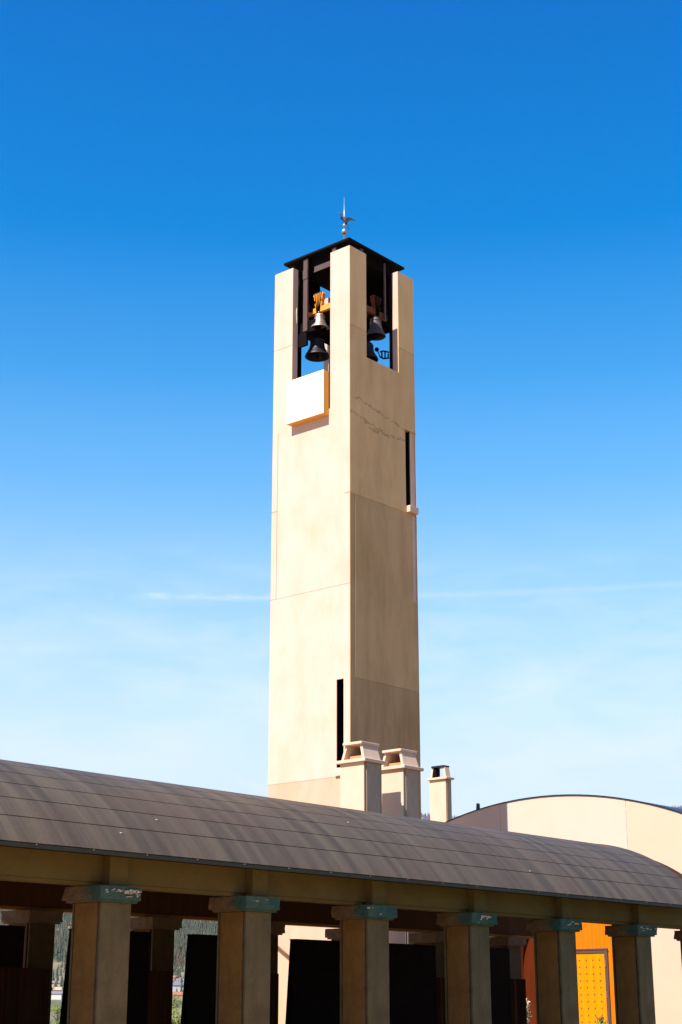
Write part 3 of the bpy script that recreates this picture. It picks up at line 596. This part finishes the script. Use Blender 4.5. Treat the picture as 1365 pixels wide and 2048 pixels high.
dfr = MB(); dfr.box(dx-.06, dx-.003, DY0-.13, DY0, 0, DZ+.14); dfr.box(dx-.06, dx-.003, DY1, DY1+.13, 0, DZ+.14); dfr.box(dx-.06, dx-.003, DY0, DY1, DZ, DZ+.14)
dfr.box(dx-.075, dx-.061, DY0-.15, DY1+.15, DZ+.10, DZ+.15)
door = MB().box(dx-.035, dx-.004, DY0+.006, DY1-.006, .01, DZ-.006).build('door', M['door'], hall)
dfr.build('door_frame', M['steel'], door)
mb = MB()
for i in range(5):
    for j in range(14): mb.box(dx-.055, dx-.0355, DY0+.20+i*.265-.022, DY0+.20+i*.265+.022, DZ-.22-j*.222-.02, DZ-.22-j*.222+.02)
tag(mb.build('door_studs', M['stud'], door), kind='stuff')
for z in (3.0, 2.0, 1.05): MB().box(dx-.085, dx-.0765, DY0-.07, DY0-.04, z-.12, z+.1).build('hinge', M['silver'], door)
# roof shell with its thin dark edge
mb = MB(); yr = [YA-.2 + (YB-YA+.4)*i/72 for i in range(73)]
for y0, y1 in zip(yr, yr[1:]):
    za, zb_ = az_(y0)+.003, az_(y1)+.003
    mb.hexa([(AW-.03, y0, za), (AW+4.2, y0, za), (AW+4.2, y1, zb_), (AW-.03, y1, zb_),
             (AW-.03, y0, za+.04), (AW+4.2, y0, za+.04), (AW+4.2, y1, zb_+.04), (AW-.03, y1, zb_+.04)])
mb.build('roof', M['trim'], hall)
mb = MB(); y_ = 33.75; mb.hexa([(AW+.5, y_-.06, az_(y_)), (AW+.64, y_-.06, az_(y_)), (AW+.64, y_+.06, az_(y_)), (AW+.5, y_+.06, az_(y_)),
         (AW+.5, y_-.03, az_(y_)+.42), (AW+.64, y_-.03, az_(y_)+.42), (AW+.64, y_+.02, az_(y_)+.42), (AW+.5, y_+.02, az_(y_)+.42)]); mb.build('roof_vent', M['trim'], hall)

# ================================================================== COLONNADE
SX, SY, SP = 17.64, 20.566, 3.4905         # near corner of the first column in the photo, spacing
VC, VZ, VR = 24.13, .868, 5.116            # barrel roof: axis, circle height and radius
XA, XE = 9.2, 38.2
colo = empty('colonnade', (SX, SY, 0), 'long open colonnade with brown metal barrel roof and rough stone capitals', 'colonnade')
# roof skin: curved strips with narrow recessed seams
T0, DT, TE = .356, .1035, .891
seams = [T0+DT*k for k in range(-8, 5)]
th = []
def addt(a, b, n):
    for i in range(n): th.append(((a+(b-a)*i/n), (a+(b-a)*(i+1)/n)))
edges = [-TE] + [s_ for s_ in seams if -TE < s_ < TE] + [TE]
mb = MB(); GW = .011/VR
def cyl(t_, r_, x): return (x, VC-r_*math.sin(t_), VZ+r_*math.cos(t_))
for e0, e1 in zip(edges, edges[1:]):
    a0_, a1_ = e0+GW, e1-GW; nn = 6
    xj = [XA]; x_ = XA + random.uniform(.5, 2)
    for i in range(nn):
        ta, tb = a0_+(a1_-a0_)*i/nn, a0_+(a1_-a0_)*(i+1)/nn
        lift = lambda f: VR + .010*f                      # each strip laps a little over the next
        ra, rb = VR, VR
        mb.add([cyl(tb, rb, XA), cyl(tb, rb, XE), cyl(ta, ra, XE), cyl(ta, ra, XA)], [(0, 1, 2, 3)], True)
    for tt, o_ in ((a0_, 1), (a1_, 0)):
        p = [cyl(tt, VR, XA), cyl(tt, VR, XE), cyl(tt, VR-.03, XE), cyl(tt, VR-.03, XA)]
        mb.add(p, [(0, 1, 2, 3) if o_ else (3, 2, 1, 0)])
mb.build('roof_skin', M['roofmetal'], colo)
mb = MB(); nn = 60
for i in range(nn):
    ta, tb = -TE+2*TE*i/nn, -TE+2*TE*(i+1)/nn; ro, ri = VR-.03, VR-.13
    mb.add([cyl(tb, ro, XA), cyl(tb, ro, XE), cyl(ta, ro, XE), cyl(ta, ro, XA), cyl(tb, ri, XA), cyl(tb, ri, XE), cyl(ta, ri, XE), cyl(ta, ri, XA)],
           [(0, 1, 2, 3), (7, 6, 5, 4), (1, 5, 6, 2), (4, 0, 3, 7)], False)
mb.build('vault', M['vault'], colo)
# eave edge strip with bright clips; end trim along the curved edge
ey, ez = VC-VR*math.sin(TE), VZ+VR*math.cos(TE)
MB().box(XA, XE, ey-.012, ey+.05, ez-.075, ez-.012).build('eave_trim', M['eave'], colo)
MB().box(XA, XE, 2*VC-ey-.05, 2*VC-ey+.012, ez-.075, ez-.012).build('eave_trim', M['eave'], colo)
for k in range(22):
    x_ = 12.3+k*1.19; MB().box(x_, x_+.022, ey-.018, ey-.013, ez-.022, ez-.008).build('clip', M['clip'], colo)
mb = MB()
for i in range(nn):
    ta, tb = -TE+2*TE*i/nn, -TE+2*TE*(i+1)/nn
    mb.add([cyl(tb, VR+.012, XE), cyl(tb, VR+.012, XE+.03), cyl(ta, VR+.012, XE+.03), cyl(ta, VR+.012, XE), cyl(tb, VR-.14, XE), cyl(tb, VR-.14, XE+.03), cyl(ta, VR-.14, XE+.03), cyl(ta, VR-.14, XE)],
           [(0, 1, 2, 3), (7, 6, 5, 4), (1, 5, 6, 2), (4, 0, 3, 7)])
mb.build('end_trim', M['roofmetal'], colo)
mb = MB()
for (px_, t_) in ((17.9, .80), (19.05, .70), (25.2, .52), (30.5, .76), (15.2, .6)):
    p = Vector(cyl(t_, VR+.004, px_)); mb.tube([p, p+Vector((.05, -.02, -.012))], .012, 5)
tag(mb.build('roof_droppings', M['clip'], colo), kind='stuff')
# front and back beams
def beam(y0, y1, nm, edge):
    MB().box(XA, 40.4, y0, y1, 3.62, 4.42 if edge else 4.55).build(nm, M['beam'] if edge else M['vault'], colo)
    MB().box(XA, 40.4, y0+.05, y1-.05, 3.555, 3.618).build('beam_lip', M['edge'] if not edge else M['beam'], colo)
beam(SY+.20, SY+.56, 'front_beam', True)
beam(27.13, 27.5, 'back_beam', False)
def rough_block(x0, x1, y0, y1, z0, z1, amp=.024, seed=0):
    """stone block: smooth top margin, broken faces, small set-back foot"""
    mb = MB(); nx, ny = 14, 12; lv = [0, .15, .155, .32, .5, .7, .88, 1]; nz = len(lv)-1
    def pt(i, j, k):
        x = x0+(x1-x0)*i/nx; y = y0+(y1-y0)*j/ny; z = z0+(z1-z0)*lv[k]
        n = Vector((x-(x0+x1)/2, y-(y0+y1)/2, 0)); f = 0 if k in (0,) else (1 if k < nz else .5)
        s_ = noise.noise(Vector((x*4.2, y*4.2, z*6+seed)))*amp + noise.noise(Vector((x*11, y*11, z*13+seed)))*amp*.5
        if k < 2: s_ = s_*.4 - .045
        if i in (0, nx): x += s_*(1 if i else -1)
        if j in (0, ny): y += s_*(1 if j else -1)
        return (x, y, z)
    def grid(fn, a, b, flip):
        vs = [fn(i, j) for i in range(a+1) for j in range(b+1)]
        fs = [(i*(b+1)+j, (i+1)*(b+1)+j, (i+1)*(b+1)+j+1, i*(b+1)+j+1) for i in range(a) for j in range(b)]
        if flip: fs = [f[::-1] for f in fs]
        mb.add(vs, fs)
    grid(lambda i, k: pt(i, 0, k), nx, nz, False); grid(lambda i, k: pt(i, ny, k), nx, nz, True)
    grid(lambda j, k: pt(0, j, k), ny, nz, True); grid(lambda j, k: pt(nx, j, k), ny, nz, False)
    grid(lambda i, j: pt(i, j, nz), nx, ny, False); grid(lambda i, j: pt(i, j, 0), nx, ny, True)
    return mb
def column(x, y, front, seed):
    """one column: grooved shaft, rough capital, stub that carries the beam"""
    w_, d_ = .69, .74; g = .05
    root = empty('column', (x, y, 0), parent=colo) if False else None
    mb = MB()
    # plan outline with a small stepped notch at each corner
    pl = []
    for (cx_, cy_, sx, sy_) in ((x, y, 1, 1), (x+w_, y, -1, 1), (x+w_, y+d_, -1, -1), (x, y+d_, 1, -1)):
        c = [(cx_, cy_+sy_*.085), (cx_+sx*.09, cy_+sy_*.085), (cx_+sx*.09, cy_+sy_*.045), (cx_+sx*.012, cy_+sy_*.045), (cx_+sx*.012, cy_)]
        pl += c if (sx*sy_ > 0) else c[::-1]
    n = len(pl); zt = 3.275
    mb.add([(a, b, 0) for a, b in pl]+[(a, b, zt) for a, b in pl], [(i, (i+1) % n, n+(i+1) % n, n+i) for i in range(n)] + [tuple(range(n, 2*n))])
    c = mb.build('column', M['concrete'] if front else M['concrete_shade'], colo); c.location = (x-SX, y-SY, 0)
    for v in c.data.vertices: v.co.x -= (x-SX); v.co.y -= (y-SY)
    mb = rough_block(x-.12, x+w_+.11, y-.12, y+d_+.10, 3.28, 3.545, seed=seed)
    if front:          # chips in a pale colour that paints sun glints: part of the same block
        mb.cur = 1; rnd = random.Random(seed*7+1)
        n_fleck = {0: 60, 3: 18, 4: 12, 1: 3, 5: 7}.get(seed, 3)
        for i in range(n_fleck):
            q = rnd.gauss(.60 if seed == 0 else .35, .09 if seed == 0 else .14) if rnd.random() < .8 else rnd.uniform(0, .8)
            zz = 3.50 - abs(rnd.gauss(.0, .045)); a = rnd.uniform(.004, .013); hh = rnd.uniform(.008, .035)
            p = Vector((x-.12+.10+q, y-.165+rnd.uniform(-.004, .004), zz))
            mb.hexa([p+Vector(v) for v in ((-a, 0, -hh), (a*.3, 0, -hh), (a*.3, .06, -hh), (-a, .06, -hh), (-a*.2, 0, 0), (a*1.2, 0, 0), (a*1.2, .06, 0), (-a*.2, .06, 0))])
    cap = mb.build('capital', [M['capital'], M['sun_fleck']] if front else M['capital_in'], c)
    if front:
        MB().box(x+.185, x+.60, y+.02, y+.195, 3.55, 4.30).build('stub', M['beam'], c)
        MB().box(x+.01, x+.62, y+.57, y+d_-.02, 3.55, 3.9).build('stub', M['beam'], c)
    return c
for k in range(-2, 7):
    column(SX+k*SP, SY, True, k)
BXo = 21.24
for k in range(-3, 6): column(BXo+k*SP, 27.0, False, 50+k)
# transverse ribs of the vault and inner lintels over the back row
for k in range(-3, 6):
    x_ = BXo+k*SP+.14; mb = MB(); nn = 36; TE2 = .70
    for i in range(nn):
        ta, tb = -TE2+2*TE2*i/nn, -TE2+2*TE2*(i+1)/nn; ro, ri = VR-.132, VR-.45
        mb.add([cyl(tb, ro, x_), cyl(tb, ro, x_+.4), cyl(ta, ro, x_+.4), cyl(ta, ro, x_), cyl(tb, ri, x_), cyl(tb, ri, x_+.4), cyl(ta, ri, x_+.4), cyl(ta, ri, x_)],
               [(0, 1, 2, 3), (7, 6, 5, 4), (1, 5, 6, 2), (4, 0, 3, 7)] + ([(0, 4, 5, 1)] if i == nn-1 else []) + ([(3, 2, 6, 7)] if i == 0 else []))
    mb.build('vault_rib', M['vault'], colo)

# ------------------------------------------------------------------ black screens between the back columns
names = {-2: None}
scr_lab = {0: 'black tapered screen over brown slats behind the leftmost wide gap, cut by the photo edge',
           1: 'black tapered screen mostly hidden behind the first big column from the left',
           2: 'tall black tapered screen with the far forest above it, left of the second big column',
           3: 'tall black tapered screen standing before the bright cream tower wall',
           4: 'black screen in the dark bay left of the fourth big column',
           5: 'black screen over brown slats left of the orange portal'}
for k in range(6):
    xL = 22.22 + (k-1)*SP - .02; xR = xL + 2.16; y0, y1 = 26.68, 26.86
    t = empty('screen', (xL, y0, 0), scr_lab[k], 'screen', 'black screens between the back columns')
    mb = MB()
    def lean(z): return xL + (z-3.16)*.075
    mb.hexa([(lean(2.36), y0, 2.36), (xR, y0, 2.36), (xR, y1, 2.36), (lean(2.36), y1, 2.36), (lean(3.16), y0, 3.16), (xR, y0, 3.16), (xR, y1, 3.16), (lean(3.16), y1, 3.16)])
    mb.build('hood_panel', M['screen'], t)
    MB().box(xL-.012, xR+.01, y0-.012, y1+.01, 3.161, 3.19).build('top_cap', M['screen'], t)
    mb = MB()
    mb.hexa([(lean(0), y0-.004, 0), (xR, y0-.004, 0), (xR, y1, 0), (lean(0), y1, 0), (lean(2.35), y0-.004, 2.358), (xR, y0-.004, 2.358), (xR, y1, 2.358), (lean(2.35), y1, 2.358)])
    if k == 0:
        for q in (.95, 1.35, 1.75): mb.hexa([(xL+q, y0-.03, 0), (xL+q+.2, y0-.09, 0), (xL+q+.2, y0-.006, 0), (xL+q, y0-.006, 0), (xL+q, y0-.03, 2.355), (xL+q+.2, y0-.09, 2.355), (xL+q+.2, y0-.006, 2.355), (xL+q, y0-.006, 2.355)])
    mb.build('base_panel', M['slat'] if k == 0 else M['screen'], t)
    # folded wing of upright boards that covers the foot of the next column
    mb = MB(); xx = xR+.002
    fold = [(.0, 0), (.12, -.06), (.28, -.01), (.44, -.10), (.54, -.03), (.655, -.08)]
    for (a, d_), (b_, e_) in zip(fold, fold[1:]):
        mb.hexa([(xx+a, y0+d_, 0), (xx+b_, y0+e_, 0), (xx+b_, y0+e_+.04, 0), (xx+a, y0+d_+.04, 0), (xx+a, y0+d_, 2.36), (xx+b_, y0+e_, 2.36), (xx+b_, y0+e_+.04, 2.36), (xx+a, y0+d_+.04, 2.36)])
    mb.build('slatted_wing', M['slat'], t)

# handrail on the tower wall, seen between the second and third columns
hr = empty('handrail', (X0, Y0+2.2, 0), 'dark brown sloping handrail on the bright wall between the big columns', 'handrail')
mb = MB(); ya, za = Y0+3.5, 3.75
mb.tube([(X0-.10, ya, za), (X0-.10, ya-1.5, za-.95)], .035, 10); mb.build('rail', M['rail'], hr)
for f in (.15, .75): MB().tube([(X0-.10, ya-1.5*f, za-.95*f-.03), (X0-.003, ya-1.5*f, za-.95*f-.12)], .012, 6).build('bracket', M['rail'], hr)

# ------------------------------------------------------------------ planting near the portal
def leaves(mb, c, r, n, s_, rnd, sq=1.0, axis=None):
    for _ in range(n):
        while True:
            p = Vector((rnd.uniform(-1, 1), rnd.uniform(-1, 1), rnd.uniform(-1, 1)))
            if .15 < p.length < 1: break
        p = Vector(c) + Vector((p.x*r, p.y*r, p.z*r*sq))
        a = Vector((rnd.gauss(0, 1), rnd.gauss(0, 1), rnd.gauss(0, 1))).normalized(); b = a.orthogonal().normalized(); e = s_*rnd.uniform(.6, 1.3)
        mb.add([p-a*e, p+b*e*.5, p+a*e, p-b*e*.5], [(0, 1, 2, 3)])
rnd = random.Random(3)
sh = empty('potted_shrub', (44.3, 27.55, 0), 'potted shrub with green leaves and a red blossom in front of the yellow door', 'plant')
px_, py_ = 44.6, 27.62
MB().lathe([(.001, 0), (.22, 0), (.30, .5), (.27, .5), (.25, .42), (.001, .42)], (px_, py_, 0), 24).build('pot', M['clay'], sh)
mb = MB(); mb.tube([(px_, py_, .4), (px_+.02, py_, 1.0), (px_, py_, 1.35)], [.03, .02, .01], 6); leaves(mb, (px_, py_, .95), .26, 160, .07, rnd, 1.4)
mb.build('foliage', M['leaf'], sh)
mb = MB(); leaves(mb, (px_+.02, py_, 1.22), .10, 40, .05, rnd, .8); mb.build('blossom', M['redpetal'], sh)
sh2 = empty('flowering_shrub', (43.4, 30.0, 0), 'pale blossoming shrub glimpsed beside the left edge of the fifth big column', 'plant')
qx, qy = 43.0, 29.68
mb = MB(); mb.tube([(qx, qy, 0), (qx+.02, qy+.02, 1.2), (qx, qy, 2.1)], [.05, .035, .015], 6); leaves(mb, (qx, qy, 1.3), .42, 320, .07, rnd, 1.5); mb.build('foliage', M['leaf'], sh2)
mb = MB(); leaves(mb, (qx, qy, 1.5), .42, 380, .07, rnd, 1.5); mb.build('blossom', M['petal'], sh2)

# ================================================================== FAR VALLEY: houses, trees, forest
def at(u, r, z=None):
    a = azim(u); return Vector((r*math.cos(a), r*math.sin(a), terr(r, a) if z is None else z)), a
def house(u, r, L, W, Hh, wm_, rm, label, lift=0):
    p, a = at(u, r); t = empty('house', p, label, 'house', 'houses on the far valley slope'); t.rotation_euler = (0, 0, a + R(90) + random.uniform(-.3, .3))
    def loc(mbb, name, m, par=t):
        me = bpy.data.meshes.new(name); me.from_pydata(mbb.v, [], mbb.f); me.materials.append(m); o = bpy.data.objects.new(name, me); col.objects.link(o); o.parent = par; return o
    loc(MB().box(-L/2, L/2, -W/2, W/2, -3, Hh), 'wall', wm_)
    rh = W*.28; e = .5
    loc(MB().add([(-L/2-e, -W/2-e, Hh-.1), (L/2+e, -W/2-e, Hh-.1), (L/2+e, W/2+e, Hh-.1), (-L/2-e, W/2+e, Hh-.1), (-L/2-e, 0, Hh+rh), (L/2+e, 0, Hh+rh)], [(0, 1, 5, 4), (2, 3, 4, 5), (0, 4, 3), (1, 2, 5), (0, 3, 2, 1)]), 'roof', rm)
    n = max(2, int(L/3.5))
    for i in range(n):
        x = -L/2 + L*(i+.5)/n; loc(MB().box(x-.7, x+.7, -W/2-.06, -W/2+.05, Hh*.35, Hh*.72), 'window', M['glass'])
        if i == 0: pass
    return t
for args in ((340, 1850, 15, 10, 5.5, 'htan', 'hred', 'red brown roofed house highest in the gap right of the first big column'),
             (361, 1760, 16, 9, 6, 'hwhite', 'hgrey', 'long white house with grey roof just below the red roofed one'),
             (346, 1620, 14, 9, 6.5, 'hwhite', 'hgrey', 'white two storey house with a dark window row in the right hand gap'),
             (357, 1480, 12, 9, 8, 'hwhite', 'hgrey', 'tall white house lowest of the pale ones in the right hand gap'),
             (352, 1330, 13, 9, 4.5, 'htan', 'hred', 'tan house with red brown roof above the green trees in the right hand gap'),
             (118, 1700, 14, 9, 4.5, 'htan', 'hgrey', 'small grey roofed house above the trees in the leftmost gap'),
             (125, 1400, 12, 9, 5, 'htan', 'htan', 'sand coloured house with pointed roof low in the leftmost gap'),
             (112, 1330, 13, 8, 4.5, 'hwhite', 'hgrey', 'white walled house lowest in the leftmost gap')):
    house(args[0], args[1], args[2], args[3], args[4], M[args[5]], M[args[6]], args[7])
protos = []
def tree(u, r, hgt, kind, label, zoff=0):
    p, a = at(u, r); p.z += zoff
    t = empty('tree', p, label, 'tree', 'trees in the valley beyond the terrace'); rnd = random.Random(int(u*31+r))
    def loc(mbb, name, m):
        me = bpy.data.meshes.new(name); me.from_pydata(mbb.v, [], mbb.f); me.materials.append(m); o = bpy.data.objects.new(name, me); col.objects.link(o); o.parent = t; return o
    mb = MB(); mb.tube([(0, 0, -2), (.1, 0, hgt*.4), (0, .1, hgt*.85)], [hgt*.03, hgt*.02, hgt*.005], 6)
    for i in range(5):
        an = i*1.3; mb.tube([(0, 0, hgt*(.35+.08*i)), (math.cos(an)*hgt*.2, math.sin(an)*hgt*.2, hgt*(.5+.08*i))], [hgt*.012, hgt*.004], 5)
    loc(mb, 'trunk', M['bark'])
    mb = MB()
    for i in range(11):
        an = rnd.uniform(0, 6.28); rr = rnd.uniform(0, .26)*hgt; c = (math.cos(an)*rr, math.sin(an)*rr, hgt*rnd.uniform(.42, .86))
        leaves(mb, c, hgt*rnd.uniform(.12, .2), 110, hgt*.022, rnd, .8)
    loc(mb, 'crown', M[kind])
for args in ((112, 330, 15, 'leaf', 'bright green leafy tree at the foot of the leftmost gap'),
             (130, 420, 14, 'leaf_y', 'yellow green tree behind the bright one in the leftmost gap'),
             (119, 760, 17, 'leaf', 'small green tree below the sand coloured house in the leftmost gap'),
             (346, 360, 17, 'leaf', 'bright green leafy tree at the foot of the gap right of the first big column'),
             (360, 520, 18, 'leaf_y', 'yellow tree above the bright green one in the right hand gap'),
             (350, 900, 18, 'leaf', 'green tree below the tan house in the right hand gap'),
             (80, 380, 15, 'leaf', 'leafy tree hidden mostly by the back column at far left')):
    tree(*args)
# forest: too many conifers to count, one mesh
mb = MB(); rnd = random.Random(11); V, Fc = [], []
def conifer(x, y, z, h, r):
    b = len(V); n = 5; ph = rnd.random()*6
    for zz, rr in ((h*.12, r), (h*.5, r*.62)):
        for k in range(n): a = ph+2*math.pi*k/n; V.append((x+math.cos(a)*rr, y+math.sin(a)*rr, z+zz))
    V.append((x, y, z+h)); V.append((x, y, z+h*.62))
    for k in range(n):
        j = (k+1) % n; Fc.append((b+k, b+j, b+11)); Fc.append((b+n+k, b+n+j, b+10))
def zone(a0, a1, r0, r1, n, h0, h1):
    for _ in range(n):
        a = R(rnd.uniform(a0, a1)); r = math.sqrt(rnd.uniform(r0*r0, r1*r1)); h = rnd.uniform(h0, h1)
        conifer(r*math.cos(a), r*math.sin(a), terr(r, a)-1.5, h, h*rnd.uniform(.13, .2))
zone(43, 55, 2350, 5600, 16000, 14, 26)
FA = len(Fc)
zone(27, 43, 6400, 8350, 12000, 12, 24)
zone(27, 43, 7850, 8050, 1200, 16, 30)
FB = len(Fc)
zone(43, 55, 1250, 2300, 700, 8, 16)
zone(43, 55, 5600, 8100, 2500, 14, 24)
me = bpy.data.meshes.new('forest'); me.from_pydata(V, [], Fc); me.materials.append(M['forest']); me.materials.append(M['forest_haze'])
me.polygons.foreach_set('material_index', [1 if FA <= i < FB else 0 for i in range(len(Fc))]); o = bpy.data.objects.new('forest', me); col.objects.link(o)
tag(o, 'blue green conifer forest covering the far mountain slope', 'forest', kind='stuff')

# ------------------------------------------------------------------ haze over the valley
hz = MB().box(-10600, 10600, -10600, 10600, -60, 1120).build('haze', None)
hm_ = bpy.data.materials.new('haze_air'); hm_.use_nodes = True; n = hm_.node_tree.nodes; n.clear()
mo = n.new('ShaderNodeOutputMaterial'); pv = n.new('ShaderNodeVolumePrincipled')
pv.inputs['Color'].default_value = (.46, .58, .92, 1); pv.inputs['Density'].default_value = 1.4e-5; pv.inputs['Anisotropy'].default_value = .3
hm_.node_tree.links.new(pv.outputs[0], mo.inputs['Volume']); hz.data.materials.clear(); hz.data.materials.append(hm_)
tag(hz, kind='stuff')
